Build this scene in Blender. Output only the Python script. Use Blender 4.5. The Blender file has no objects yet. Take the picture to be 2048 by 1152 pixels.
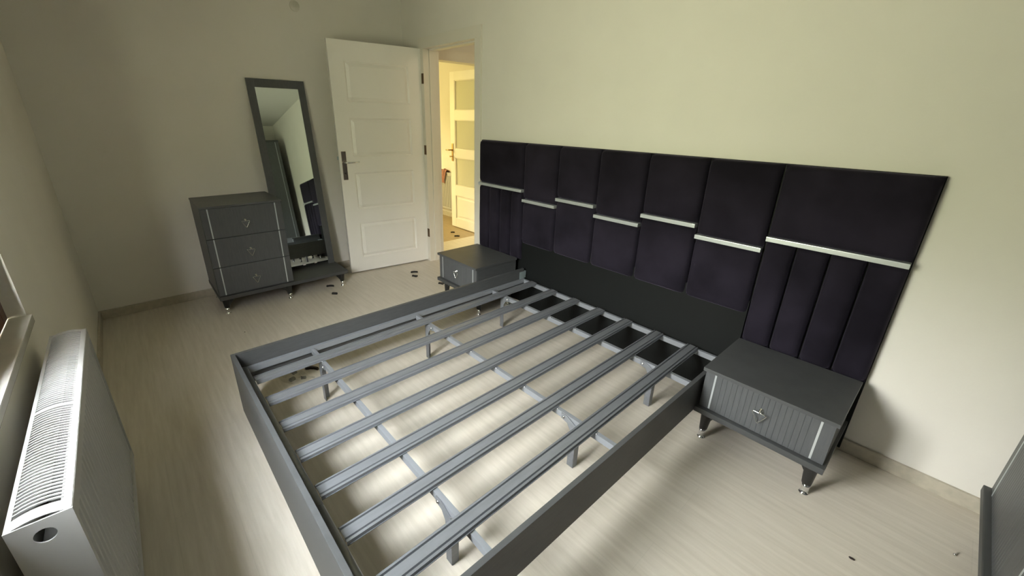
import bpy, bmesh, math, random
from mathutils import Vector, Matrix
random.seed(7)
S = bpy.context.scene
COL = S.collection
PI = math.pi

# ---------------------------------------------------------------- camera
CX, CY, CZ = 1.6908, -2.3507, 1.4929
YAW, PITCH, ROLL, FPX = -0.8396, 0.3635, 0.0209, 825.9513
fw = Vector((math.sin(YAW)*math.cos(PITCH), math.cos(YAW)*math.cos(PITCH), -math.sin(PITCH)))
rt = Vector((math.cos(YAW), -math.sin(YAW), 0)); up = rt.cross(fw)
rt2 = rt*math.cos(ROLL) + up*math.sin(ROLL); up2 = -rt*math.sin(ROLL) + up*math.cos(ROLL)
cam = bpy.data.cameras.new('camera'); co = bpy.data.objects.new('camera', cam); COL.objects.link(co)
M = Matrix((rt2, up2, -fw)).transposed().to_4x4(); M.translation = (CX, CY, CZ); co.matrix_world = M
cam.sensor_width = 36; cam.lens = FPX/2048*36
cam.shift_x = 31.1028/2048; cam.shift_y = -26.544/2048
cam.clip_start = 0.02
S.camera = co

# ---------------------------------------------------------------- light
S.view_settings.view_transform = 'Standard'; S.view_settings.look = 'None'
S.view_settings.gamma = 1; S.view_settings.use_curve_mapping = False
S.view_settings.exposure = 0.0
W = bpy.data.worlds.new('world'); S.world = W; W.use_nodes = True
nt = W.node_tree; nt.nodes.clear()
tc = nt.nodes.new('ShaderNodeTexCoord'); sp = nt.nodes.new('ShaderNodeSeparateXYZ')
rmp = nt.nodes.new('ShaderNodeValToRGB'); bg = nt.nodes.new('ShaderNodeBackground'); wo = nt.nodes.new('ShaderNodeOutputWorld')
mr = nt.nodes.new('ShaderNodeMapRange'); mr.inputs[1].default_value = -1; mr.inputs[2].default_value = 1
nt.links.new(tc.outputs['Generated'], sp.inputs[0]); nt.links.new(sp.outputs['Z'], mr.inputs[0])
nt.links.new(mr.outputs[0], rmp.inputs[0]); nt.links.new(rmp.outputs[0], bg.inputs[0]); nt.links.new(bg.outputs[0], wo.inputs[0])
e = rmp.color_ramp.elements                      # ground and trees below, overcast sky above
e[0].position = 0.0; e[0].color = (0.24, 0.23, 0.17, 1)
e[1].position = 1.0; e[1].color = (0.95, 1.0, 1.08, 1)
for p, c in ((0.50, (0.25, 0.255, 0.17, 1)), (0.585, (0.31, 0.315, 0.22, 1)), (0.66, (1.0, 0.985, 0.95, 1))):
    q = e.new(p); q.color = c
SKY = 100.0
bg.inputs[1].default_value = SKY

WX0, WX1, WZ0, WZ1 = -0.41, 1.85, 0.80, 2.02      # the window opening
YW = -2.72                                        # window wall plane
def area(name, loc, rot, sx, sy, power, col, portal=False):
    l = bpy.data.lights.new(name, 'AREA'); l.shape = 'RECTANGLE'; l.size = sx; l.size_y = sy
    l.energy = power; l.color = col
    o = bpy.data.objects.new(name, l); COL.objects.link(o); o.location = loc; o.rotation_euler = rot
    if portal: l.cycles.is_portal = True
    return o
area('window_portal', ((WX0+WX1)/2, YW-0.26, (WZ0+WZ1)/2), (PI/2, 0, 0), WX1-WX0, WZ1-WZ0, 1, (1, 1, 1), True)
area('side_room_portal', (-5.31, -0.5, 1.60), (0, -PI/2, 0), 1.1, 1.4, 1, (1, 1, 1), True)
area('hall_bounce_fill', (0.2, 0.80, 2.30), (0, math.radians(25), 0), 0.5, 0.5, 11, (1.0, 0.80, 0.52))  # unseen fill lamp added for warm light bounced into the hall

# ---------------------------------------------------------------- materials
def mat(name, col, rough=0.6, metal=0.0, spec=0.5, noise=0.0, nscale=8.0, bump=0.0, bscale=200.0, stretch=None, sheen=0.0, sheen_tint=None, col2=None, coat=0.0):
    m = bpy.data.materials.new(name); m.use_nodes = True
    t = m.node_tree; b = t.nodes['Principled BSDF']
    b.inputs['Base Color'].default_value = (*col, 1); b.inputs['Roughness'].default_value = rough
    b.inputs['Metallic'].default_value = metal; b.inputs['Specular IOR Level'].default_value = spec
    b.inputs['Coat Weight'].default_value = coat
    if sheen:
        b.inputs['Sheen Weight'].default_value = sheen; b.inputs['Sheen Roughness'].default_value = 0.35
        b.inputs['Sheen Tint'].default_value = (*(sheen_tint or col), 1)
    tcn = t.nodes.new('ShaderNodeTexCoord'); mp = t.nodes.new('ShaderNodeMapping')
    geo = t.nodes.new('ShaderNodeNewGeometry')
    t.links.new(geo.outputs['Position'], mp.inputs[0])
    if stretch: mp.inputs['Scale'].default_value = stretch
    if noise or col2:
        n = t.nodes.new('ShaderNodeTexNoise'); n.inputs['Scale'].default_value = nscale; n.inputs['Detail'].default_value = 4
        t.links.new(mp.outputs[0], n.inputs['Vector'])
        r = t.nodes.new('ShaderNodeValToRGB'); t.links.new(n.outputs[0], r.inputs[0])
        c2 = col2 or tuple(c*(1-noise) for c in col)
        r.color_ramp.elements[0].position = 0.35; r.color_ramp.elements[1].position = 0.65
        r.color_ramp.elements[0].color = (*c2, 1); r.color_ramp.elements[1].color = (*col, 1)
        t.links.new(r.outputs[0], b.inputs['Base Color'])
    if bump:
        n2 = t.nodes.new('ShaderNodeTexNoise'); n2.inputs['Scale'].default_value = bscale; n2.inputs['Detail'].default_value = 3
        t.links.new(mp.outputs[0], n2.inputs['Vector'])
        bp_ = t.nodes.new('ShaderNodeBump'); bp_.inputs['Strength'].default_value = bump; bp_.inputs['Distance'].default_value = 0.002
        t.links.new(n2.outputs[0], bp_.inputs['Height']); t.links.new(bp_.outputs[0], b.inputs['Normal'])
    return m
M_wall = mat('wall_paint', (0.80, 0.775, 0.715), 0.75, spec=0.3, noise=0.03, nscale=3, bump=0.15, bscale=90)
M_ceil = mat('ceiling_paint', (0.75, 0.74, 0.70), 0.85, spec=0.2, bump=0.1, bscale=90)
M_base = mat('skirting', (0.50, 0.46, 0.37), 0.5, noise=0.15, nscale=30, stretch=(1, 1, 1))
M_door = mat('door_lacquer', (0.88, 0.865, 0.82), 0.38, noise=0.02, nscale=4)
M_casing = mat('casing_lacquer', (0.76, 0.73, 0.65), 0.42)
M_grey = mat('grey_laminate', (0.086, 0.091, 0.096), 0.42, noise=0.16, nscale=14, stretch=(9, 9, 1), bump=0.12, bscale=120)
M_greyx = mat('grey_laminate_long', (0.070, 0.073, 0.076), 0.42, noise=0.14, nscale=14, stretch=(1, 1, 9), bump=0.12, bscale=120)
M_greyd = mat('grey_laminate_edge', (0.055, 0.058, 0.060), 0.5, noise=0.1, nscale=20)
M_black = mat('black_board', (0.005, 0.006, 0.006), 0.6, spec=0.2)
M_velvet = mat('dark_velvet', (0.020, 0.017, 0.027), 0.95, spec=0.1, sheen=0.5, sheen_tint=(0.26, 0.23, 0.34), noise=0.55, nscale=3.5, bump=0.3, bscale=60)
M_silver = mat('silver_strip', (0.62, 0.66, 0.68), 0.33, metal=0.55)
M_chrome = mat('chrome', (0.85, 0.86, 0.87), 0.09, metal=1.0)
M_steelp = mat('painted_steel', (0.20, 0.21, 0.23), 0.33, metal=0.35, noise=0.12, nscale=10, stretch=(6, 1, 6))
M_steelb = mat('bar_steel', (0.235, 0.25, 0.275), 0.36, metal=0.3)
M_zinc = mat('zinc_plate', (0.50, 0.60, 0.62), 0.38, metal=0.7)
M_bplastic = mat('black_plastic', (0.013, 0.013, 0.013), 0.4)
M_brownp = mat('dark_brown_plastic', (0.022, 0.012, 0.010), 0.45)
M_rad = mat('radiator_enamel', (0.43, 0.43, 0.42), 0.35)
M_brown = mat('brown_window_frame', (0.10, 0.038, 0.020), 0.5, noise=0.3, nscale=12, stretch=(1, 1, 6))
M_sill = mat('marble_sill', (0.62, 0.60, 0.55), 0.22, noise=0.12, nscale=9)
M_brass = mat('aged_brass', (0.45, 0.30, 0.13), 0.3, metal=1.0)
M_hole = mat('hole_shade', (0.02, 0.02, 0.018), 0.8)
M_towel = mat('pink_towel', (0.42, 0.20, 0.15), 0.9, noise=0.4, nscale=30)
M_plaster = mat('cover_plastic', (0.70, 0.68, 0.61), 0.5)
M_roomfl = mat('tan_floor', (0.40, 0.30, 0.17), 0.45, noise=0.15, nscale=5, stretch=(1, 6, 1))

def floor_mat():
    m = bpy.data.materials.new('pale_laminate'); m.use_nodes = True
    t = m.node_tree; b = t.nodes['Principled BSDF']; L = t.links
    geo = t.nodes.new('ShaderNodeNewGeometry')
    br = t.nodes.new('ShaderNodeTexBrick'); br.inputs['Scale'].default_value = 1
    br.inputs['Brick Width'].default_value = 1.28; br.inputs['Row Height'].default_value = 0.192
    br.inputs['Mortar Size'].default_value = 0.0011; br.inputs['Mortar Smooth'].default_value = 0.1
    br.inputs['Color1'].default_value = (0.675, 0.62, 0.535, 1); br.inputs['Color2'].default_value = (0.69, 0.635, 0.55, 1)
    br.inputs['Mortar'].default_value = (0.635, 0.59, 0.51, 1); br.offset = 0.37
    L.new(geo.outputs['Position'], br.inputs['Vector'])
    mp = t.nodes.new('ShaderNodeMapping'); mp.inputs['Scale'].default_value = (1.1, 14, 1); L.new(geo.outputs['Position'], mp.inputs[0])
    n = t.nodes.new('ShaderNodeTexNoise'); n.inputs['Scale'].default_value = 3.2; n.inputs['Detail'].default_value = 7; n.inputs['Roughness'].default_value = 0.6
    L.new(mp.outputs[0], n.inputs['Vector'])
    r = t.nodes.new('ShaderNodeValToRGB'); r.color_ramp.elements[0].position = 0.3; r.color_ramp.elements[1].position = 0.7
    r.color_ramp.elements[0].color = (0.84, 0.83, 0.81, 1); r.color_ramp.elements[1].color = (1, 1, 1, 1)
    L.new(n.outputs[0], r.inputs[0])
    mx = t.nodes.new('ShaderNodeMix'); mx.data_type = 'RGBA'; mx.blend_type = 'MULTIPLY'; mx.inputs[0].default_value = 1
    L.new(br.outputs['Color'], mx.inputs[6]); L.new(r.outputs[0], mx.inputs[7]); L.new(mx.outputs[2], b.inputs['Base Color'])
    b.inputs['Roughness'].default_value = 0.30; b.inputs['Specular IOR Level'].default_value = 0.5
    bu = t.nodes.new('ShaderNodeBump'); bu.inputs['Strength'].default_value = 0.08; bu.inputs['Distance'].default_value = 0.002
    L.new(n.outputs[0], bu.inputs['Height']); L.new(bu.outputs[0], b.inputs['Normal'])
    return m
M_floor = floor_mat()
def mirror_mat():
    m = bpy.data.materials.new('mirror_silver'); m.use_nodes = True; b = m.node_tree.nodes['Principled BSDF']
    b.inputs['Base Color'].default_value = (0.60, 0.65, 0.63, 1); b.inputs['Metallic'].default_value = 1; b.inputs['Roughness'].default_value = 0.015
    return m
M_mirror = mirror_mat()
def thin_glass(name, tint, gl=0.08, rough=0.0, frost=0.0):
    m = bpy.data.materials.new(name); m.use_nodes = True; t = m.node_tree; t.nodes.clear()
    o = t.nodes.new('ShaderNodeOutputMaterial'); tr = t.nodes.new('ShaderNodeBsdfTransparent'); g = t.nodes.new('ShaderNodeBsdfGlossy')
    tr.inputs[0].default_value = (*tint, 1); g.inputs['Roughness'].default_value = rough; g.inputs[0].default_value = (1, 1, 1, 1)
    mx = t.nodes.new('ShaderNodeMixShader'); mx.inputs[0].default_value = gl
    t.links.new(tr.outputs[0], mx.inputs[1]); t.links.new(g.outputs[0], mx.inputs[2])
    last = mx
    if frost:
        d = t.nodes.new('ShaderNodeBsdfDiffuse'); d.inputs[0].default_value = (0.9, 0.9, 0.8, 1)
        tl = t.nodes.new('ShaderNodeBsdfTranslucent'); tl.inputs[0].default_value = (0.9, 0.9, 0.8, 1)
        a = t.nodes.new('ShaderNodeMixShader'); a.inputs[0].default_value = 0.5
        t.links.new(d.outputs[0], a.inputs[1]); t.links.new(tl.outputs[0], a.inputs[2])
        m2 = t.nodes.new('ShaderNodeMixShader'); m2.inputs[0].default_value = frost
        t.links.new(mx.outputs[0], m2.inputs[1]); t.links.new(a.outputs[0], m2.inputs[2]); last = m2
    t.links.new(last.outputs[0], o.inputs[0]); return m
M_glass = thin_glass('window_glass', (0.97, 0.98, 0.97), 0.06)
M_frost = thin_glass('frosted_glass', (0.8, 0.85, 0.75), 0.1, 0.3, 0.88)
M_lighttint = thin_glass('yellow_light_tint', (0.66, 0.60, 0.42), 0.02, 0.4)
M_poly = thin_glass('clear_polybag', (0.90, 0.90, 0.88), 0.16, 0.12, 0.10)

# ---------------------------------------------------------------- mesh helpers
class B:
    """collects shapes (world coordinates) and links them as one mesh object"""
    def __init__(s): s.v = []; s.f = []; s.sm = []
    def add(s, vs, fs, smooth=False):
        n = len(s.v); s.v += [tuple(v) for v in vs]; s.f += [tuple(i+n for i in f) for f in fs]; s.sm += [smooth]*len(fs); return s
    def box(s, x0, x1, y0, y1, z0, z1, bev=0.0):
        x0, x1 = min(x0, x1), max(x0, x1); y0, y1 = min(y0, y1), max(y0, y1); z0, z1 = min(z0, z1), max(z0, z1)
        bm = bmesh.new(); bmesh.ops.create_cube(bm, size=1)
        for v in bm.verts: v.co = Vector(((x0+x1)/2+v.co.x*(x1-x0), (y0+y1)/2+v.co.y*(y1-y0), (z0+z1)/2+v.co.z*(z1-z0)))
        if bev: bmesh.ops.bevel(bm, geom=bm.edges[:], offset=min(bev, 0.45*min(x1-x0, y1-y0, z1-z0)), segments=2, affect='EDGES', profile=0.7)
        return s.bm(bm)
    def bm(s, bm, smooth=False, mtx=None):
        bm.verts.ensure_lookup_table(); bm.verts.index_update()
        vs = [(mtx @ v.co) if mtx else v.co.copy() for v in bm.verts]
        s.add(vs, [[v.index for v in f.verts] for f in bm.faces], smooth); bm.free(); return s
    def tube(s, pts, r, n=8, closed=False, cap=True):
        P = [Vector(p) for p in pts]; m = len(P); R = r if isinstance(r, (list, tuple)) else [r]*m
        rings = []; ref = None
        for i, p in enumerate(P):
            a = P[(i-1) % m] if (closed or i > 0) else p; b = P[(i+1) % m] if (closed or i < m-1) else p
            t = (b-a).normalized()
            if ref is None: ref = t.orthogonal().normalized()
            ref = (ref - t*ref.dot(t)).normalized(); w = t.cross(ref)
            rings.append([p + (ref*math.cos(2*PI*k/n) + w*math.sin(2*PI*k/n))*R[i] for k in range(n)])
        vs = [v for q in rings for v in q]; fs = []
        for i in range(m if closed else m-1):
            j = (i+1) % m
            for k in range(n): fs.append((i*n+k, i*n+(k+1) % n, j*n+(k+1) % n, j*n+k))
        if not closed and cap: fs += [tuple(range(n-1, -1, -1)), tuple((m-1)*n+k for k in range(n))]
        return s.add(vs, fs, True)
    def lathe(s, c, prof, n=20, ax='z', sm=True):
        """prof = [(radius, height)]; axis through c"""
        c = Vector(c); vs = []
        for r, h in prof:
            for k in range(n):
                a = 2*PI*k/n
                d = {'z': (r*math.cos(a), r*math.sin(a), h), 'y': (r*math.cos(a), h, -r*math.sin(a)), 'x': (h, r*math.cos(a), r*math.sin(a))}[ax]
                vs.append(c+Vector(d))
        fs = []
        for i in range(len(prof)-1):
            for k in range(n): fs.append((i*n+k, i*n+(k+1) % n, (i+1)*n+(k+1) % n, (i+1)*n+k))
        fs += [tuple(range(n-1, -1, -1)), tuple((len(prof)-1)*n+k for k in range(n))]
        return s.add(vs, fs, sm)
    def prism(s, poly, fn, h0, h1):
        """poly of 2-D points, fn(a, b, h) -> 3-D point"""
        n = len(poly)
        vs = [fn(a, b, h0) for a, b in poly] + [fn(a, b, h1) for a, b in poly]
        fs = [tuple(range(n-1, -1, -1)), tuple(range(n, 2*n))] + [(i, (i+1) % n, (i+1) % n+n, i+n) for i in range(n)]
        return s.add(vs, fs)
def root_loc(o):
    while o.parent: o = o.parent
    return o.location
def obj(name, b, m, parent=None, **props):
    me = bpy.data.meshes.new(name)
    off = root_loc(parent).copy() if parent is not None else Vector((0, 0, 0))
    base = props.pop('base', None)
    if parent is None and base is not None: off = Vector(base)
    me.from_pydata([tuple(Vector(v)-off) for v in b.v], [], b.f); me.update()
    bm = bmesh.new(); bm.from_mesh(me); bmesh.ops.recalc_face_normals(bm, faces=bm.faces[:]); bm.to_mesh(me); bm.free()
    for p, sm in zip(me.polygons, b.sm): p.use_smooth = sm
    me.materials.append(m)
    o = bpy.data.objects.new(name, me); COL.objects.link(o)
    if parent is not None: o.parent = parent
    elif base is not None: o.location = base
    for k, v in props.items(): o[k] = v
    return o
def struct(name, b, m, parent=None):
    o = obj(name, b, m, parent)
    if parent is None: o['kind'] = 'structure'
    return o
def thing(name, loc, label=None, cat=None, group=None, kind=None):
    o = bpy.data.objects.new(name, None); o.empty_display_size = 0.05; COL.objects.link(o); o.location = loc
    for k, v in (('label', label), ('category', cat), ('group', group), ('kind', kind)):
        if v: o[k] = v
    return o
def dup(root, loc, label, group=None):
    r = root.copy(); COL.objects.link(r); r.location = loc; r['label'] = label
    if group: r['group'] = group
    for ch in list(root.children):
        c = ch.copy(); COL.objects.link(c); c.parent = r
        for g in list(ch.children):
            d = g.copy(); COL.objects.link(d); d.parent = c
    return r

# ================================================================ room shell
XA, XC, ZC = -2.39, 2.68, 2.55       # left wall, right wall, ceiling
TB = 0.14                            # thickness of the headboard wall
DX0, DX1, DZ = -1.997, -1.231, 2.078 # bedroom door opening
struct('floor', B().box(-2.53, XC+.15, YW-.3, 1.55, -0.06, 0), M_floor)
struct('floor_side_room', B().box(-5.3, -2.53, -1.6, 1.55, -0.06, 0.0), M_roomfl)
struct('ceiling', B().box(XA-.12, XC+.15, YW-.3, TB, ZC, ZC+.1), M_ceil)
struct('ceiling_hall', B().box(-5.3, 1.2, TB, 1.55, ZC, ZC+.1).box(-5.3, XA-.12, -1.6, TB, ZC, ZC+.1), M_ceil)
struct('wall_back', B().box(XA-.12, DX0-.012, 0, TB, 0, ZC).box(DX1+.012, XC+.15, 0, TB, 0, ZC).box(DX0-.012, DX1+.012, 0, TB, DZ+.012, ZC), M_wall)
struct('wall_left', B().box(XA-.12, XA, YW, 0, 0, ZC), M_wall)
struct('wall_right', B().box(XC, XC+.12, YW, 0, 0, ZC), M_wall)
struct('wall_front', B().box(XA-.12, WX0, YW-.26, YW, 0, ZC).box(WX1, XC+.12, YW-.26, YW, 0, ZC)
       .box(WX0, WX1, YW-.26, YW, 0, WZ0-.03).box(WX0, WX1, YW-.26, YW, WZ1, ZC), M_wall)
# hall and the room beyond it (seen through the doorway)
HX = -2.26
struct('wall_hall_back', B().box(-5.3, 1.2, 1.43, 1.55, 0, ZC), M_wall)
struct('wall_hall_right', B().box(1.08, 1.2, TB, 1.43, 0, ZC), M_wall)
struct('wall_hall_left', B().box(HX-.13, HX, TB, .26, 0, ZC).box(HX-.13, HX, 1.10, 1.43, 0, ZC).box(HX-.13, HX, .26, 1.10, 2.05, ZC), M_wall)
struct('wall_side_room_far', B().box(-5.3, -5.18, -1.6, -1.2, 0, ZC).box(-5.3, -5.18, .2, 1.43, 0, ZC).box(-5.3, -5.18, -1.2, .2, 0, 1.05).box(-5.3, -5.18, -1.2, .2, 2.15, ZC), M_wall)
w2 = struct('window_2', B().box(-5.28, -5.22, -1.2, -1.15, 1.05, 2.15).box(-5.28, -5.22, .15, .2, 1.05, 2.15).box(-5.28, -5.22, -.525, -.475, 1.05, 2.15)
       .box(-5.28, -5.22, -1.15, .15, 1.05, 1.10).box(-5.28, -5.22, -1.15, .15, 2.10, 2.15), M_casing)  # unseen window put in for the yellow light beyond the doorway
obj('daylight_tint_sheet', B().box(-5.212, -5.209, -1.2, .2, 1.05, 2.15), M_lighttint, w2)  # unseen tinted sheet added to dim and yellow the incoming daylight
struct('wall_side_room_front', B().box(-5.18, XA-.12, -1.6, -1.48, 0, ZC).box(XA-.24, XA-.121, -1.48, TB, 0, ZC), M_wall)
# skirting
def skirt(name, x0, x1, y0, y1): struct(name, B().box(x0, x1, y0, y1, 0, 0.068, 0.004), M_base)
skirt('baseboard_back', DX1+.085, XC, -.014, 0)
skirt('baseboard_left', XA, XA+.014, YW, -.0)
skirt('baseboard_right', XC-.014, XC, YW, -.014)
skirt('baseboard_front', XA+.014, XC-.014, YW, YW+.014)
skirt('baseboard_side_room', -5.18, HX-.14, 1.416, 1.43)
# bedroom door frame: jamb lining and casing
cw = 0.079
struct('trim_1', B().box(DX0-.012, DX0, -.002, TB+.002, 0, DZ+.012).box(DX1, DX1+.012, -.002, TB+.002, 0, DZ+.012)
       .box(DX0-.012, DX1+.012, -.002, TB+.002, DZ, DZ+.012)
       .box(DX0, DX0+.012, .045, TB-.02, 0, DZ).box(DX1-.012, DX1, .045, TB-.02, 0, DZ).box(DX0, DX1, .045, TB-.02, DZ-.012, DZ), M_casing)
struct('trim_2', B().box(DX0-cw, DX0, -.018, 0, 0, DZ, .003).box(DX1, DX1+cw, -.018, 0, 0, DZ, .003).box(DX0-cw, DX1+cw, -.018, 0, DZ, DZ+.09, .003), M_casing)
struct('trim_3', B().box(DX0-cw, DX0, TB, TB+.018, 0, DZ, .003).box(DX1, DX1+cw, TB, TB+.018, 0, DZ, .003).box(DX0-cw, DX1+cw, TB, TB+.018, DZ, DZ+.09, .003), M_casing)
struct('trim_4', B().box(HX-.145, HX+.012, .245, .262, 0, 2.05).box(HX-.145, HX+.012, 1.098, 1.115, 0, 2.05).box(HX-.145, HX+.012, .245, 1.115, 2.035, 2.06)
       .box(HX, HX+.014, .175, .248, 0, 2.06).box(HX, HX+.014, 1.112, 1.185, 0, 2.06).box(HX, HX+.014, .175, 1.185, 2.06, 2.14), M_casing)
# round junction-box cover high on the left wall
cov = B().lathe((XA, -0.985, 2.318), [(0.040, 0.0), (0.040, 0.003), (0.036, 0.006), (0.0, 0.0065)], 24, 'x')
o = obj('junction_cover', cov, M_plaster, base=(XA, -0.985, 2.318)); o['label'] = 'small round painted junction cover high on the left wall'; o['category'] = 'wall cover'

# window in the wall beside the camera
wn = thing('window_1', ((WX0+WX1)/2, YW-.15, WZ0), kind='structure')
y0, y1 = YW-.115, YW-.045
obj('window_frame', B().box(WX0, WX0+.06, y0, y1, WZ0, WZ1, .004).box(WX1-.06, WX1, y0, y1, WZ0, WZ1, .004)
    .box(WX0+.06, WX1-.06, y0, y1, WZ0, WZ0+.06, .004).box(WX0+.06, WX1-.06, y0, y1, WZ1-.06, WZ1, .004), M_brown, wn)
nsash = 5; sw = (WX1-WX0-.12)/nsash
for i in range(nsash):
    a = WX0+.06+i*sw; b_ = a+sw
    s_ = obj('window_sash', B().box(a, a+.055, y0+.01, y1+.012, WZ0+.06, WZ1-.06, .004).box(b_-.055, b_, y0+.01, y1+.012, WZ0+.06, WZ1-.06, .004)
             .box(a+.055, b_-.055, y0+.01, y1+.012, WZ0+.06, WZ0+.115, .004).box(a+.055, b_-.055, y0+.01, y1+.012, WZ1-.115, WZ1-.06, .004), M_brown, wn)
    obj('window_pane', B().box(a+.05, b_-.05, y0+.035, y0+.040, WZ0+.11, WZ1-.11), M_glass, s_)
for a, b_, zb in ((0, 1, WZ0), (1, 3, 1.86), (3, 5, WZ0)):      # unseen shutters added outside the panes to narrow the daylight
    xa, xb = WX0+.06+a*sw, WX0+.06+b_*sw; q = B(); z = zb+.002
    while z < WZ1-.01: q.box(xa-.02, xb+.02, y0-.055, y0-.045, z, min(z+.047, WZ1), .003); z += .048
    q.box(xa-.02, xb+.02, y0-.051, y0-.049, zb, WZ1)
    obj('added_light_shutter', q, M_casing, wn)
obj('window_sill', B().box(WX0-.002, WX1+.002, YW-.045, YW+.014, WZ0-.03, WZ0, .005), M_sill, wn)

# ================================================================ doors
def panelled_leaf(root, P, width, z0, z1, panels, thick, m, both=True, bead=True):
    """P(s, n, z) -> world. heightfield front with moulded fields; each field its own part"""
    sl = {0.0, width}; zl = {z0, z1}
    G = (0, .014, .040)
    for (a, b, c, d) in panels:
        for g in G: sl |= {a+g, b-g}; zl |= {c+g, d-g}
    sl = sorted(sl); zl = sorted(zl)
    def hgt(s, z):
        for (a, b, c, d) in panels:
            if a-1e-6 <= s <= b+1e-6 and c-1e-6 <= z <= d+1e-6:
                q = min(s-a, b-s, z-c, d-z)
                return -0.012*min(1, q/.014) if q < .014 else -0.012+0.012*min(1, (q-.014)/.026)
        return 0.0
    def inside(s, z):
        for k, (a, b, c, d) in enumerate(panels):
            if a < s < b and c < z < d: return k
        return -1
    parts = {}
    for i in range(len(sl)-1):
        for j in range(len(zl)-1):
            k = inside((sl[i]+sl[i+1])/2, (zl[j]+zl[j+1])/2)
            parts.setdefault(k, B()).add([P(sl[i], hgt(sl[i], zl[j]), zl[j]), P(sl[i+1], hgt(sl[i+1], zl[j]), zl[j]),
                                          P(sl[i+1], hgt(sl[i+1], zl[j+1]), zl[j+1]), P(sl[i], hgt(sl[i], zl[j+1]), zl[j+1])], [(0, 1, 2, 3)])
    lb = parts[-1]
    t = -thick
    lb.add([P(0, 0, z0), P(width, 0, z0), P(width, 0, z1), P(0, 0, z1), P(0, t, z0), P(width, t, z0), P(width, t, z1), P(0, t, z1)],
           [(4, 7, 6, 5), (0, 4, 5, 1), (1, 5, 6, 2), (2, 6, 7, 3), (3, 7, 4, 0)])
    lf = obj('door_leaf', lb, m, root)
    for k in range(len(panels)): obj('door_panel', parts[k], m, root)
    return lf
HN = Vector((-2.043, 0.004, 0)); dd = Vector((-0.12575, -0.99206, 0)); nn = Vector((0.99206, -0.12575, 0))
d1 = thing('door_1', (HN.x, HN.y, 0), kind='structure')
P1 = lambda s, n, z: HN + dd*(s+.022) + nn*n + Vector((0, 0, z))
panels = [(.125, .712, 1.595, 1.925), (.125, .712, 1.125, 1.465), (.125, .712, .640, .985), (.125, .712, .155, .505)]
leaf = panelled_leaf(d1, P1, .838, .012, 2.080, panels, .04, M_door)
def boxP(b, P, s0, s1, n0, n1, z0, z1, bev=.0015):
    bm = bmesh.new(); bmesh.ops.create_cube(bm, size=1)
    for v in bm.verts: v.co = Vector(((s0+s1)/2+v.co.x*(s1-s0), (n0+n1)/2+v.co.y*(n1-n0), (z0+z1)/2+v.co.z*(z1-z0)))
    if bev: bmesh.ops.bevel(bm, geom=bm.edges[:], offset=bev, segments=2, affect='EDGES', profile=.7)
    for v in bm.verts: v.co = P(v.co.x, v.co.y, v.co.z)
    return b.bm(bm)
M_plate = mat('nickel_plate', (0.50, 0.42, 0.36), 0.22, metal=1.0)
hp = obj('handle_plate', boxP(B(), P1, .777, .818, 0, .009, .925, 1.180, .003), M_plate, d1)
lv = B().tube([P1(.797, .008, 1.083), P1(.797, .050, 1.083), P1(.790, .056, 1.083), P1(.770, .058, 1.083), P1(.72, .056, 1.085), P1(.672, .05, 1.086)], [.010, .009, .0095, .010, .009, .006], 12)
obj('handle_lever', lv, M_chrome, hp)
obj('keyhole', B().lathe(P1(.797, .009, .985), [(.006, 0), (.006, .0015)], 12, 'x'), M_hole, hp)
obj('latch_plate', boxP(B(), P1, .8375, .8395, -.031, -.009, .98, 1.19, 0), M_chrome, d1)
obj('latch_bolt', boxP(B(), P1, .838, .850, -.027, -.013, 1.105, 1.135, .002), M_zinc, d1)
M_hinge = mat('bronze_hinge', (0.12, 0.075, 0.04), 0.35, metal=.8)
M_gapshade = mat('brown_gap_shade', (0.22, 0.15, 0.11), 0.7)
obj('door_gap_shade', boxP(B(), P1, -.010, 0, -.036, -.004, .012, 2.08, 0), M_gapshade, d1)  # dark strip colouring in the shade of the hinge-side gap
for z in (1.825, 1.175, .32):
    obj('door_hinge', B().lathe((-2.022, -.014, z-.045), [(.008, 0), (.008, .09)], 10, 'z').box(-2.036, -1.998, -.0195, -.0175, z-.045, z+.045), M_hinge, d1)

# second door, with glass panes, standing open in the room across the hall
d2 = thing('door_2', (-2.33, 1.10, 0), kind='structure')
X0, X1 = -3.135, -2.33; yb, yf = 1.13, 1.09
b = B().box(X0, X0+.10, yf, yb, .012, 2.03, .003).box(X1-.10, X1, yf, yb, .012, 2.03, .003)
for z0, z1 in ((.012, .14), (.46, .60), (.975, 1.085), (1.455, 1.57), (1.93, 2.03)): b.box(X0+.10, X1-.10, yf, yb, z0, z1, .002)
lf2 = obj('door_leaf', b, M_door, d2)
for z0, z1 in ((.60, .975), (1.085, 1.455), (1.57, 1.93)):
    obj('door_pane', B().box(X0+.095, X1-.095, yf+.014, yf+.019, z0-.005, z1+.005), M_frost, d2)
    obj('glazing_bead', B().box(X0+.10, X0+.112, yf+.004, yf+.014, z0, z1).box(X1-.112, X1-.10, yf+.004, yf+.014, z0, z1)
        .box(X0+.112, X1-.112, yf+.004, yf+.014, z0, z0+.012).box(X0+.112, X1-.112, yf+.004, yf+.014, z1-.012, z1), M_casing, d2)
P2 = lambda s, n, z: Vector((X0+.10+s, yf+.012-n, z))
pb = B(); 
obj('door_panel', B().box(X0+.10, X1-.10, yf+.012, yb-.012, .14, .46).box(X0+.135, X1-.135, yf+.004, yf+.013, .175, .425, .006), M_door, d2)
h2 = obj('handle_plate', B().box(X0+.028, X0+.062, yf-.008, yf, .925, 1.155, .003), M_brass, d2)
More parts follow.
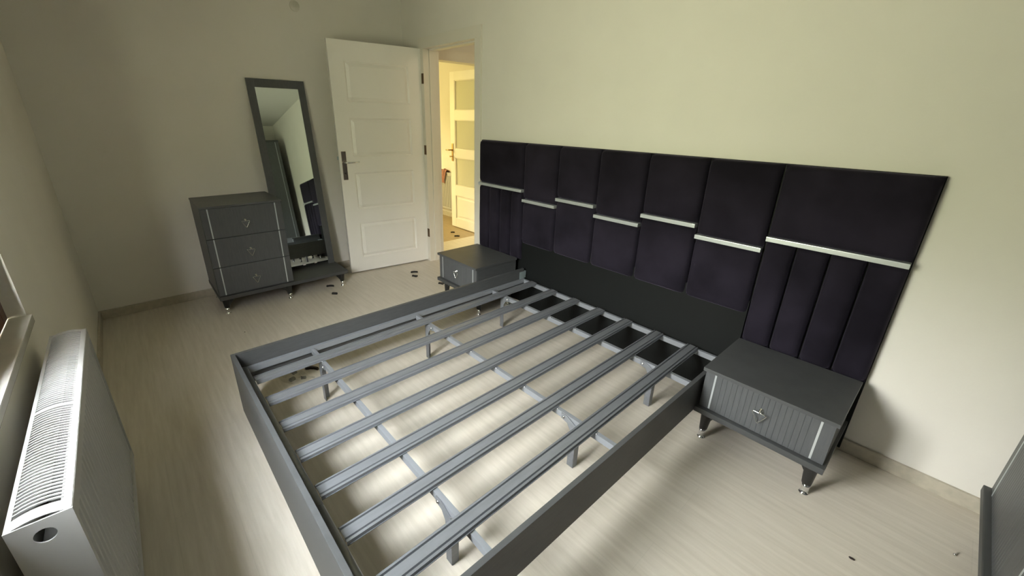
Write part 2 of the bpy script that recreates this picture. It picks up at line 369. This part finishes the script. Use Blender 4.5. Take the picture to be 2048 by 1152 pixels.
obj('handle_lever', B().tube([(X0+.045, yf-.006, 1.07), (X0+.045, yf-.045, 1.07), (X0+.03, yf-.052, 1.07), (X0-.02, yf-.050, 1.068), (X0-.05, yf-.047, 1.066)], [.009, .008, .009, .009, .006], 10), M_brass, h2)
obj('key', B().tube([(X0+.045, yf-.006, .985), (X0+.045, yf-.04, .985)], .004, 8).box(X0+.033, X0+.057, yf-.045, yf-.040, .975, .998, .002), M_brass, h2)

# ================================================================ headboard
HX0, HX1, HZ = -1.116, 1.632, 1.318
hb = thing('headboard', ((HX0+HX1)/2, -.03, 0), 'wide dark velvet headboard with stepped silver strips behind the bed', 'headboard')
g1, gw = -.5805, .337
gx = [g1+gw*i for i in range(6)]
obj('back_board', B().box(HX0, HX1, -.024, -.001, .018, HZ, .002), M_black, hb)
obj('lower_board', B().box(gx[0], gx[5], -.040, -.024, .018, .62, .002), M_black, hb)
def pad(x0, x1, z0, z1, depth=.050, nx=14, nz=18, ex=10.0, ez=14.0):
    """upholstered block, pillowed towards its edges"""
    b = B(); vs = []; x0 += .0035; x1 -= .0035; yb = -.024
    ux = [-1, -.985, -.95, -.88, -.75, -.5, -.2, .2, .5, .75, .88, .95, .985, 1]
    uz = [-1, -.99, -.965, -.92, -.8, -.5, 0, .5, .8, .92, .965, .99, 1]
    sx, sz = (x1-x0)/2, (z1-z0)/2
    rr = .028
    ph = random.random()*6
    for w in uz:
        for u in ux:
            ax = max(0, 1-(sx*(1-abs(u)))/rr); az = max(0, 1-(sz*(1-abs(w)))/rr)
            k = math.sqrt(max(0, 1-min(1, ax*ax+az*az)))
            pf = .006*(1-u*u)*(1-w*w)
            wr = .0009*math.sin(7*u+5*w+ph)*(1-abs(u)**4)
            vs.append(((x0+x1)/2+sx*u, yb-(depth-.008)*(.22+.78*k)-pf-wr*k, (z0+z1)/2+sz*w))
    nxx = len(ux); fs = [(j*nxx+i, j*nxx+i+1, (j+1)*nxx+i+1, (j+1)*nxx+i) for j in range(len(uz)-1) for i in range(nxx-1)]
    b.add(vs, fs, True)
    ring = [i for i in range(nxx)]+[j*nxx+nxx-1 for j in range(1, len(uz))]+[(len(uz)-1)*nxx+i for i in range(nxx-2, -1, -1)]+[j*nxx for j in range(len(uz)-2, 0, -1)]
    base = len(b.v); b.v += [(vs[r][0], yb, vs[r][2]) for r in ring]
    for k in range(len(ring)): b.f.append((ring[k], ring[(k+1) % len(ring)], base+(k+1) % len(ring), base+k)); b.sm.append(False)
    b.f.append(tuple(base+k for k in range(len(ring)))); b.sm.append(False)
    return b
SH = .022; YS = -.070
def strip(x0, x1, z): obj('silver_strip', B().box(x0+.004, x1-.004, YS, -.03, z-SH/2, z+SH/2, .0015), M_silver, hb)
def column(x0, x1, zs, zb, n=1):
    obj('upper_pad', pad(x0, x1, zs+SH/2, HZ-.002), M_velvet, hb)
    for i in range(n):
        obj('lower_pad' if n == 1 else 'channel_pad', pad(x0+(x1-x0)*i/n, x0+(x1-x0)*(i+1)/n, zb, zs-SH/2), M_velvet, hb)
    strip(x0, x1, zs)
column(HX0, gx[0]-.002, .963, .40, 4)
for i, zs in enumerate((.894, .953, .895, .959, .903)): column(gx[i], gx[i+1], zs, .548, 1)
column(gx[5]+.002, HX1, .965, .40, 4)

# ================================================================ bed frame
BX0, BX1, BYF, BYH, BZ = -.533, 1.103, -2.147, -.072, .350
bed = thing('bed_frame', ((BX0+BX1)/2, (BYF+BYH)/2, 0), 'grey bed frame without mattress, bare steel slats inside its rails', 'bed')
T = .019
obj('side_rail', B().box(BX0, BX0+T, BYF+T, BYH, .168, BZ, .0015), M_greyx, bed)
obj('side_rail', B().box(BX1-T, BX1, BYF+T, BYH, .168, BZ, .0015), M_greyx, bed)
obj('foot_rail', B().box(BX0, BX1, BYF, BYF+T, .006, BZ, .0015), M_greyx, bed)
ix0, ix1 = BX0+T, BX1-T
ZF = .262                     # top of the steel frame
def angle_bar(x0, x1, y0, y1): return B().box(x0, x1, y0, y1, ZF-.024, ZF+.006, .002)
obj('frame_bar', angle_bar(ix0+.001, ix0+.024, BYF+T+.002, BYH-.006), M_steelb, bed)
obj('frame_bar', angle_bar(ix1-.024, ix1-.001, BYF+T+.002, BYH-.006), M_steelb, bed)
obj('frame_bar', B().box(ix0+.026, ix1-.026, BYH-.024, BYH-.006, ZF-.028, ZF+.004, .0012), M_steelb, bed)
ftb = B().tube([(ix0+.03, BYF+T+.020, ZF+.009), (.565, BYF+T+.020, ZF+.009)], .0165, 12).tube([(.568, BYF+T+.020, ZF+.009), (ix1-.03, BYF+T+.020, ZF+.009)], .0165, 12)
obj('frame_tube', ftb, M_steelp, bed)
CB = (-1.768, -1.095, -.425)
for y in CB:
    obj('cross_bar', B().box(ix0+.026, ix1-.026, y-.010, y+.010, ZF-.032, ZF-.002, .0012), M_steelb, bed)
SX = [-.354+.2125*i for i in range(7)]
prof = [(-.039, .002), (-.035, .001), (-.032, .011), (-.024, .013), (-.021, .004), (-.017, .013), (.017, .013), (.021, .004), (.024, .013), (.032, .011), (.034, .001), (.038, .002)]
sb = B(); poly = prof + [(a, z-.0018) for a, z in reversed(prof)]
def slat_mesh(x):
    b = B(); n = len(prof)
    for y in (BYF+T+.040, BYH-.012):
        xo = x+(0.0 if y < -1 else -.032)      # the slats lie very slightly askew in the frame
        b.v += [(xo+a, y, ZF+.001+z) for a, z in prof] + [(xo+a, y, ZF-.001+z) for a, z in prof]
    N = 2*n
    for i in range(n-1):
        b.f += [(i, i+1, N+i+1, N+i), (n+i, N+n+i, N+n+i+1, n+i+1), (i, n+i, n+i+1, i+1), (N+i, N+i+1, N+n+i+1, N+n+i)]
    b.f += [(0, N, N+n, n), (n-1, 2*n-1, N+2*n-1, N+n-1)]
    b.sm += [False]*(len(b.f)); return b
first = obj('slat', slat_mesh(SX[0]), M_steelp, bed)
for x in SX[1:]:
    c = first.copy(); COL.objects.link(c); c.parent = bed; c.location = (x-SX[0], 0, 0)
rv = None
for y in CB:
    for x in SX:
        if rv is None:
            rv = obj('rivet', B().lathe((SX[0]+.028, CB[0]-.007, ZF-.003), [(.004, 0), (.0035, .0015), (.002, .003), (0, .0032)], 10), M_chrome, bed); continue
        c = rv.copy(); COL.objects.link(c); c.parent = bed; c.location = (x-SX[0], y-CB[0], 0)
# support legs: bent flat-bar brackets bolted to the cross bars
def leg(x, y, side):
    yf = y-.0115
    pts = [(x-.072*side, ZF-.004), (x-.040*side, ZF-.003), (x+.016*side, ZF-.030), (x+.016*side, .002), (x-.016*side, .002), (x-.016*side, ZF-.070), (x-.036*side, ZF-.038), (x-.072*side, ZF-.030)]
    b = B().prism(pts, lambda a, c, h: (a, h, c), yf-.003, yf)
    xx = x+.016*side
    b.box(xx-.0015, xx+.0015, yf-.003, yf+.028, .002, ZF-.034)
    l = obj('leg', b, M_steelp, bed)
    obj('bolt', B().lathe((x-.056*side, yf-.003, ZF-.017), [(.007, 0), (.007, -.004), (.004, -.0065), (0, -.007)], 10, 'y'), M_chrome, l)
for x, y in ((.836, CB[0]), (.836, CB[1]), (.836, CB[2])): leg(x, y, 1)
for x, y in ((-.352, CB[0]), (-.352, CB[1]), (-.37, CB[2])): leg(x, y, -1)
bk = B().box(BX0+T, BX0+T+.003, BYH-.05, BYH+.022, .268, .326, .001).box(BX0+T-.016, BX0+T+.003, BYH+.019, BYH+.022, .268, .326, .001)
obj('corner_bracket', bk, M_zinc, bed)
obj('corner_bracket', B().box(BX1-T-.003, BX1-T, BYH-.05, BYH+.022, .268, .326, .001), M_zinc, bed)

# ================================================================ handles, feet, ribbed fronts
def tri_handle(parent, P, m=M_chrome):
    """P(a, b, h): a across, b up, h out of the front"""
    k = obj('handle_post', B().tube([P(0, 0, 0), P(0, 0, .004), P(0, 0, .005), P(0, 0, .020)], [.009, .009, .005, .0055], 12), m, parent)
    pts = []
    cor = [(-.029, -.008), (.029, -.008), (0, -.062)]
    for i in range(3):
        a = Vector(cor[i]); p = Vector(cor[i-1]); n = Vector(cor[(i+1) % 3])
        for t in (.0, .5, 1.0):
            r = .006; q0 = a+(p-a).normalized()*r; q1 = a+(n-a).normalized()*r
            q = q0*(1-t)**2 + a*2*t*(1-t) + q1*t*t
            pts.append(P(q.x, q.y, .018))
    obj('handle_ring', B().tube(pts, .0021, 8, closed=True), m, parent)
    obj('handle_link', B().tube([P(0, .003, .019), P(0, -.009, .0185)], .0032, 8), m, parent)
def furniture_foot(parent, x, y, ztop, sx, sy, h0=.052, wing=True):
    """tapered black leg with a chrome tip and glide; sx, sy point outwards"""
    b = B(); lean = .004
    prof_ = [(.028, ztop), (.0275, ztop-.01), (.0185, h0+.004), (.0175, h0)]
    vs = []; n = 16
    for r, z in prof_:
        o_ = lean*(1-(z/ztop))
        for k in range(n): a = 2*PI*k/n; vs.append((x+sx*o_+r*math.cos(a), y+sy*o_+r*math.sin(a), z))
    fs = [(i*n+k, i*n+(k+1) % n, (i+1)*n+(k+1) % n, (i+1)*n+k) for i in range(len(prof_)-1) for k in range(n)]
    fs += [tuple(range(n-1, -1, -1)), tuple((len(prof_)-1)*n+k for k in range(n))]
    b.add(vs, fs, True)
    if wing:
        zt = ztop
        if wing == 'y': b.prism([(y-sy*.002, zt), (y-sy*.055, zt), (y-sy*.055, zt-.008), (y-sy*.020, zt-.060)], lambda a, c, h: (h, a, c), x-.012, x+.012)
        else: b.prism([(x-sx*.002, zt), (x-sx*.055, zt), (x-sx*.055, zt-.008), (x-sx*.020, zt-.060)], lambda a, c, h: (a, h, c), y-.012, y+.012)
    l = obj('leg', b, M_bplastic, parent)
    ox, oy = x+sx*lean, y+sy*lean
    obj('chrome_tip', B().lathe((ox, oy, 0), [(.0185, .0), (.019, .002), (.018, .004), (.014, .006), (.015, h0*.6), (.0165, h0+.001)], 18), M_chrome, l)
    return l
def ribbed(P, w, h, thick, zones, gd=.0013):
    """front panel extruded along b; V-grooves at offsets `zones` across"""
    g = .0014; prof_ = [(0, 0)]
    for z in zones: prof_ += [(z-g, 0), (z, -gd), (z+g, 0)]
    prof_ += [(w, 0), (w, -thick), (0, -thick)]
    b = B(); n = len(prof_)
    for bb in (0, h): b.v += [tuple(P(a, bb, c)) for a, c in prof_]
    b.f += [(i, (i+1) % n, (i+1) % n+n, i+n) for i in range(n)]
    b.f += [tuple(range(n-1, -1, -1)), tuple(range(n, 2*n))]; b.sm += [False]*(n+2)
    return b
def grooves(a, b, step=.0215):
    out = []; x = a
    while x < b: out.append(x); x += step
    return out

# ---------------------------------------------------------------- nightstands
def nightstand(x0, x1, label):
    yf, yb_ = -.490, -.072; zt = .418
    t = thing('nightstand', ((x0+x1)/2, (yf+yb_)/2, 0), label, 'nightstand', 'nightstands either side of the bed')
    obj('top_panel', B().box(x0, x1, yf-.016, yb_, zt-.018, zt, .002), M_greyx, t)
    obj('body', B().box(x0+.010, x1-.010, yf+.018, yb_, .200, zt-.018, .001), M_greyx, t)
    obj('base_panel', B().box(x0-.002, x1+.002, yf-.022, yb_, .172, .200, .003), M_greyd, t)
    w = x1-x0-.020
    P = lambda a, b, h: Vector((x0+.010+a, yf-h, .203+b))
    dr = obj('drawer', ribbed(P, w, zt-.021-.203, .018, grooves(.075, w-.06)), M_grey, t)
    for a in (.045, w-.045):
        obj('silver_strip', B().box(x0+.010+a-.004, x0+.010+a+.004, yf-.0015, yf+.001, .207, zt-.025, .0004), M_silver, dr)
    tri_handle(dr, lambda a, b, h: Vector((x0+.010+w/2+a, yf-h, .323+b)))
    furniture_foot(t, x0+.042, yf+.050, .172, -1, -1)
    furniture_foot(t, x1-.042, yf+.050, .172, 1, -1)
    furniture_foot(t, x0+.042, yb_-.05, .172, -1, 1)
    furniture_foot(t, x1-.042, yb_-.05, .172, 1, 1)
    return t
nsr = nightstand(1.108, 1.626, 'grey nightstand right of the bed frame, its ribbed drawer fully in view')
dup(nsr, (nsr.location.x-2.228, nsr.location.y, 0), 'grey nightstand between the open door and the left bed rail')

# ---------------------------------------------------------------- dresser
DF = -1.893; DB = -2.365
dr = thing('dresser', (-2.13, -1.50, 0), 'three-drawer grey dresser on a long base shelf under the leaning mirror', 'dresser')
obj('top_panel', B().box(DB, DF+.012, -2.003, -1.453, .838, .852, .002), M_grey, dr)
obj('body', B().box(DB, DF-.018, -2.000, -1.455, .158, .838, .001), M_grey, dr)
obj('base_shelf', B().box(DB, DF+.022, -2.003, -.992, .126, .156, .003), M_greyd, dr)
dw = .539
for (z0, z1) in ((.612, .834), (.387, .607), (.160, .382)):
    P = (lambda zz: (lambda a, b, h: Vector((DF+h, -1.997+a, zz+b))))(z0)
    d_ = obj('drawer', ribbed(P, dw, z1-z0, .018, grooves(.075, dw-.065), .0005), M_grey, dr)
    for a in (.043, dw-.047):
        obj('silver_strip', B().box(DF-.001, DF+.0015, -1.997+a-.004, -1.997+a+.004, z0+.001, z1-.001, .0004), M_silver, d_)
    tri_handle(d_, (lambda zc: (lambda a, b, h: Vector((DF+h, -1.728+a, zc+b))))((z0+z1)/2+.006))
for y, s_ in ((-1.960, -1), (-1.500, 1), (-1.040, 1)):
    furniture_foot(dr, DF-.03, y, .126, 1, s_, .046, 'y')
for y, s_ in ((-1.960, -1), (-1.040, 1)):
    furniture_foot(dr, DB+.05, y, .126, -1, s_, .046, 'y')

# ---------------------------------------------------------------- leaning mirror
MB_ = Vector((-2.156, 0, .156)); MT = Vector((-2.360, 0, 1.752))
ml = (MT-MB_).length; mu = (MT-MB_).normalized(); mn = Vector((mu.z, 0, -mu.x))
if mn.x < 0: mn = -mn
MY0, MY1 = -1.450, -1.004
PM = lambda a, n, b: Vector((MB_.x, MY0+a, MB_.z)) + mu*b + mn*n
mw = MY1-MY0; fw_ = .056
mi = thing('mirror', (MB_.x, (MY0+MY1)/2, .156), 'tall grey-framed mirror leaning on the wall behind the dresser', 'mirror')
obj('frame_stile', boxP(B(), PM, 0, fw_, -.018, 0, 0, ml, .0015), M_grey, mi)
obj('frame_stile', boxP(B(), PM, mw-fw_, mw, -.018, 0, 0, ml, .0015), M_grey, mi)
obj('frame_rail', boxP(B(), PM, fw_, mw-fw_, -.018, 0, ml-.066, ml, .0015), M_grey, mi)
obj('back_panel', boxP(B(), PM, fw_, mw-fw_, -.017, -.009, .02, ml-.066, 0), M_black, mi)
obj('mirror_glass', boxP(B(), PM, fw_-.004, mw-fw_+.004, -.009, -.003, .035, ml-.062, 0), M_mirror, mi)
obj('glass_clip', boxP(B(), PM, .16, .185, -.004, .003, .028, .044, .001), M_chrome, mi)
obj('glass_clip', boxP(B(), PM, .26, .285, -.004, .003, .028, .044, .001), M_chrome, mi)

# ---------------------------------------------------------------- wardrobe
VX = 2.074; VY1 = -.125; VY0 = -1.96; VH = 2.155
wd = thing('wardrobe', (2.36, (VY0+VY1)/2, 0), 'tall grey wardrobe at the right edge, ribbed doors on a dark base', 'wardrobe')
obj('body', B().box(VX+.018, 2.655, VY0, VY1, .20, VH-.02, .001), M_grey, wd)
obj('top_panel', B().box(VX-.006, 2.655, VY0-.004, VY1+.004, VH-.02, VH+.012, .002), M_greyd, wd)
obj('base_panel', B().box(VX-.020, 2.655, VY0-.004, VY1+.010, .170, .200, .004), M_greyd, wd)
nd = 3; dwid = (VY1-VY0)/nd
for i in range(nd):
    ya = VY0+i*dwid
    P = (lambda yy: (lambda a, b, h: Vector((VX-h, yy+a, .203+b))))(ya+.0015)
    q = obj('wardrobe_door', ribbed(P, dwid-.003, VH-.225, .018, grooves(.09, dwid-.09)), M_grey, wd)
    for a in (dwid-.055,):
        obj('silver_strip', B().box(VX-.0015, VX+.001, ya+a-.0035, ya+a+.0035, .206, VH-.024), M_silver, q)
for x, sx in ((VX+.05, -1), (2.60, 1)):
    for y, sy in ((VY1-.05, 1), ((VY0+VY1)/2, 1), (VY0+.05, -1)):
        furniture_foot(wd, x, y, .170, sx, sy, .045, False)

# ---------------------------------------------------------------- radiator below the window
RX0, RX1, RY0, RY1, RZ0, RZ1 = -.335, .655, -2.676, -2.580, .12, .735
ra = thing('radiator', ((RX0+RX1)/2, -2.63, 0), 'white panel radiator with a slotted top grille below the window', 'radiator')
fp = B()
# front panel with shallow upright flutes
prof_ = [(RX0, 0)]
x = RX0+.035
while x < RX1-.03:
    prof_ += [(x-.010, 0), (x-.004, .0045), (x+.004, .0045), (x+.010, 0)]; x += .0333
prof_ += [(RX1, 0)]
n = len(prof_)
for z in (RZ0+.03, RZ1-.045): fp.v += [(a, RY1-.006-c, z) for a, c in prof_]
fp.f += [(i, i+1, i+1+n, i+n) for i in range(n-1)]; fp.sm += [False]*(n-1)
fp.box(RX0, RX1, RY1-.020, RY1-.012, RZ0, RZ1-.012)
fp.box(RX0, RX1, RY1-.014, RY1, RZ1-.046, RZ1-.004, .004).box(RX0, RX1, RY1-.014, RY1, RZ0, RZ0+.032, .004)
obj('front_panel', fp, M_rad, ra)
obj('back_panel', B().box(RX0, RX1, RY0, RY0+.010, RZ0, RZ1-.01, .003), M_rad, ra)
for xa, xb in ((RX0-.003, RX0), (RX1, RX1+.003)):
    b = B()
    yc, zc, r1, r2 = (RY0+RY1)/2, RZ1-.045, .017, .017
    hw, hh0, hh1 = (RY1-RY0)/2+.0005, zc-RZ0, RZ1-.006-zc
    ang = sorted([2*PI*k/20 for k in range(20)]+[math.atan2(a_, b_) % (2*PI) for a_ in (hh1, -hh0) for b_ in (hw, -hw)])
    inner = []; outer = []
    for a in ang:
        c_, s_ = math.cos(a), math.sin(a); inner.append((yc+r1*c_, zc+r2*s_))
        h_ = hh1 if s_ > 0 else hh0
        k = 1/max(abs(c_)/hw, abs(s_)/h_); outer.append((yc+c_*k, zc+s_*k))
    for X in (xa, xb): b.v += [(X, p[0], p[1]) for p in inner]+[(X, p[0], p[1]) for p in outer]
    for k in range(24):
        j = (k+1) % 24
        b.f += [(k, j, 24+j, 24+k), (48+k, 48+24+k, 48+24+j, 48+j), (k, 48+k, 48+j, j), (24+k, 24+j, 72+j, 72+k)]
    b.sm += [False]*len(b.f)
    obj('side_cover', b, M_rad, ra)
obj('convector_core', B().box(RX0+.02, RX1-.02, RY0+.03, RY1-.03, RZ0+.02, RZ1-.09), M_hole, ra)  # near-black colour stands in for the shade below the grille
def arch(y): 
    u = (y-(RY0+RY1)/2)/((RY1-RY0)/2); return RZ1-.010+.012*(1-u*u)
def arch_strip(b, xa, xb, ya, yb_, th=.0016, n=10):
    o_ = len(b.v)
    for k in range(n+1):
        y = ya+(yb_-ya)*k/n; z = arch(y)
        b.v += [(xa, y, z), (xb, y, z), (xb, y, z-th), (xa, y, z-th)]
    for k in range(n):
        for q in range(4): b.f.append((o_+4*k+q, o_+4*k+(q+1) % 4, o_+4*k+4+(q+1) % 4, o_+4*k+4+q)); b.sm.append(False)
    b.f += [(o_, o_+1, o_+2, o_+3), (o_+4*n+3, o_+4*n+2, o_+4*n+1, o_+4*n)]; b.sm += [False]*2
ec = B(); arch_strip(ec, RX0, RX0+.022, RY0, RY1); arch_strip(ec, RX1-.030, RX1, RY0, RY1)
ec.box(RX0, RX1, RY1-.008, RY1+.001, RZ1-.018, RZ1-.006, .003).box(RX0, RX1, RY0-.001, RY0+.008, RZ1-.018, RZ1-.006, .003)
obj('grille_frame', ec, M_rad, ra)
gs = B(); x = RX0+.0305; pitch = .0122; i = 0
while x < RX1-.0325:
    arch_strip(gs, x-.0018, x+.0018, RY0+.008, RY1-.008, .0035, 6)
    x += pitch
arch_strip(gs, RX0+.545, RX0+.556, RY0+.008, RY1-.008, .0062, 6)
gg = obj('grille_slats', gs, M_rad, ra); gg['kind'] = 'stuff'
for q in (RX0+.15, RX1-.18): obj('wall_bracket', B().box(q, q+.03, YW, RY0, RZ0+.03, RZ0+.22), M_rad, ra)
for q in (.03, .08): obj('supply_pipe', B().tube([(RX0+q, -2.64, 0), (RX0+q, -2.64, RZ0+.03)], .009, 10), M_chrome, ra)

# ---------------------------------------------------------------- radiator and towel across the hall
r2 = thing('radiator', (-3.8, 1.385, 0), 'white radiator under the pink towel, seen through the doorway', 'radiator')
b = B().box(-4.3, -3.27, 1.350, 1.362, .14, .685, .004)
for k in range(30): b.box(-4.28+k*.0335, -4.262+k*.0335, 1.345, 1.352, .17, .655, .002)
obj('front_panel', b, M_rad, r2)
obj('back_panel', B().box(-4.3, -3.27, 1.405, 1.416, .14, .685, .004), M_rad, r2)
obj('grille_frame', B().box(-4.3, -3.27, 1.350, 1.416, .683, .697, .003), M_rad, r2)
for q in (-4.2, -3.35): obj('supply_pipe', B().tube([(q, 1.385, 0), (q, 1.385, .15)], .009, 8), M_rad, r2)
tw = B(); rows = 16; cols = 8
pth = [(1.425, .60)]
pth = [(1.424, .64), (1.422, .70), (1.405, .725), (1.38, .738), (1.355, .728), (1.335, .70), (1.332, .66), (1.333, .62), (1.335, .58), (1.334, .545)]
for (y, z) in pth:
    for c in range(cols+1):
        u = c/cols-.5; w = .15*(1-.35*max(0, (.72-z))/.2)
        tw.v.append((-3.70+u*w+.01*math.sin(z*30), y-.008*math.cos(u*14+z*9), z+.012*math.cos(u*9)))
for r in range(len(pth)-1):
    for c in range(cols): tw.f.append((r*(cols+1)+c, r*(cols+1)+c+1, (r+1)*(cols+1)+c+1, (r+1)*(cols+1)+c)); tw.sm.append(True)
nv = len(tw.v); vv = list(tw.v)
tw.v += [(x_, y_, z_-.006) for x_, y_, z_ in vv]
tw.f += [tuple(nv+i for i in reversed(f)) for f in list(tw.f)]; tw.sm += [True]*(len(tw.f)-len(tw.sm))
towel = obj('towel', tw, M_towel, base=(-3.70, 1.36, .69)); towel['label'] = 'crumpled pink towel draped over the radiator beyond the doorway'; towel['category'] = 'towel'

# ---------------------------------------------------------------- small black fittings left on the floor
def fitting(name, x, y, L, wd_, ang, shape, label, m=M_bplastic, h=.014):
    """moulded plastic corner fitting lying flat"""
    if shape == 'hook': poly_ = [(-.5, -.4), (-.35, -.5), (-.1, -.1), (.15, .05), (.5, -.05), (.5, .42), (.3, .5), (-.1, .5), (-.32, .25), (-.5, .0)]
    elif shape == 'wedge': poly_ = [(-.5, -.35), (-.1, -.35), (.25, -.5), (.5, -.5), (.42, 0), (.5, .5), (.25, .42), (-.1, .25), (-.5, .35)]
    elif shape == 'bar': poly_ = [(-.5, -.3), (-.4, -.5), (.42, -.5), (.5, -.2), (.5, .25), (.4, .5), (-.45, .5), (-.5, .3)]
    else: poly_ = [(-.5, -.5), (-.2, -.5), (-.15, -.1), (.2, -.1), (.25, -.45), (.5, -.4), (.5, .4), (.1, .5), (-.2, .35), (-.5, .4)]
    ca, sa = math.cos(ang), math.sin(ang)
    f = lambda a, c, hh: (x+(a*L*ca-c*wd_*sa), y+(a*L*sa+c*wd_*ca), hh)
    bm = bmesh.new()
    v0 = [bm.verts.new(f(a, c, .0)) for a, c in poly_]; v1 = [bm.verts.new(f(a*.93, c*.9, h)) for a, c in poly_]
    k = len(poly_); bm.faces.new(v0[::-1]); bm.faces.new(v1)
    for i in range(k): bm.faces.new((v0[i], v0[(i+1) % k], v1[(i+1) % k], v1[i]))
    b = B().bm(bm); b.lathe((x+.1*L*ca, y+.1*L*sa, h-.001), [(wd_*.2, 0), (wd_*.2, .0025), (wd_*.11, .0025), (wd_*.11, .0008)], 12)
    o = obj(name, b, m, base=(x, y, 0)); o['label'] = label; o['category'] = 'plastic fitting'; o['group'] = 'loose black fittings on the floor'
    return o
AX = .25
fitting('plastic_fitting', -1.800, -.345, .070, .030, .78, 'hook', 'hooked black fitting on the floor before the open door, upper of the close pair')
fitting('plastic_fitting', -1.700, -.400, .055, .026, .55, 'wedge', 'wedge-shaped black fitting on the floor before the open door, lower of the close pair')
fitting('plastic_fitting', -1.375, -.305, .055, .030, .55, 'wedge', 'black fitting on the floor touching the front of the left nightstand')
fitting('plastic_fitting', -1.960, .110, .050, .020, .7, 'bar', 'black fitting in the bedroom doorway at the foot of the jamb')
fitting('plastic_fitting', -1.960, -1.140, .065, .026, .80, 'hook', 'black fitting under the overhanging end of the dresser base')
fitting('plastic_fitting', -1.765, -1.175, .050, .022, .80, 'bar', 'small straight black fitting in front of the dresser base end')
fitting('plastic_fitting', -2.830, .880, .055, .024, .9, 'notch', 'farther black fitting on the brown floor beyond the doorway')
fitting('plastic_fitting', -2.640, .812, .070, .026, .8, 'notch', 'nearer black fitting on the brown floor beyond the doorway')
# under the foot corner of the bed: a clear bag of fixings with brown fittings around it
fitting('plastic_fitting', -.705, -1.735, .085, .030, .62, 'hook', 'hooked dark brown fitting beside the clear bag under the bed', M_brownp, .016)
fitting('plastic_fitting', -.735, -1.835, .040, .026, .4, 'wedge', 'dark brown fitting lying in the clear bag, end nearest the door', M_brownp, .012)
fitting('plastic_fitting', -.665, -1.862, .036, .026, 1.9, 'bar', 'reddish brown fitting at the edge of the clear bag facing the bed foot', M_brownp, .012)
fitting('plastic_fitting', -.640, -1.805, .030, .020, 1.1, 'bar', 'small dark fitting at the right end of the clear bag', M_bplastic, .010)
pbg = B(); NX, NY = 22, 12
for j in range(NY+1):
    for i in range(NX+1):
        u = i/NX*2-1; v = j/NY*2-1
        h = .020*max(0, 1-abs(u)**3)*max(0, 1-abs(v)**3)*(1+.5*math.sin(9*u+3*v)+.35*math.sin(15*v-7*u))+.0015
        ca, sa = math.cos(.35), math.sin(.35)
        px_, py_ = .150*u*(1+.06*math.sin(9*v)), .060*v*(1+.12*math.sin(7*u))
        pbg.v.append((-.700+px_*ca-py_*sa-.03, -1.860+px_*sa+py_*ca, h))
for j in range(NY):
    for i in range(NX): pbg.f.append((j*(NX+1)+i, j*(NX+1)+i+1, (j+1)*(NX+1)+i+1, (j+1)*(NX+1)+i)); pbg.sm.append(True)
o = obj('plastic_bag', pbg, M_poly, base=(-.70, -1.86, 0)); o['label'] = 'crumpled clear plastic bag of fixings on the floor under the bed foot corner'; o['category'] = 'bag'
def screw(x, y, a, label):
    d = Vector((math.cos(a), math.sin(a), 0)); p = Vector((x, y, .005))
    b = B().tube([p, p+d*.004, p+d*.0045, p+d*.024, p+d*.030], [.0045, .0045, .0022, .002, .0004], 8)
    o = obj('screw', b, M_chrome, base=(x, y, 0)); o['label'] = label; o['category'] = 'screw'
screw(-.660, -1.815, .6, 'shiny screw beside the clear bag under the bed')
screw(2.040, -.345, 1.2, 'shiny little screw on the floor near the wardrobe base')
# crumbs of dirt on the floor
for (x, y, r_, lab) in ((-1.49, -1.94, .004, 'small dark speck on the floor between the dresser and the bed foot'),
                        (-1.10, -2.08, .004, 'dark crumb on the floor between the radiator and the bed foot corner'),
                        (1.79, -.655, .006, 'dark chip on the bare floor in front of the right nightstand')):
    bm = bmesh.new(); bmesh.ops.create_icosphere(bm, subdivisions=1, radius=r_)
    for v in bm.verts: v.co = Vector((v.co.x*1.8+x, v.co.y*.9+y, v.co.z*.6+r_*.55))
    o = obj('crumb', B().bm(bm), M_brownp, base=(x, y, 0)); o['label'] = lab; o['category'] = 'dirt'
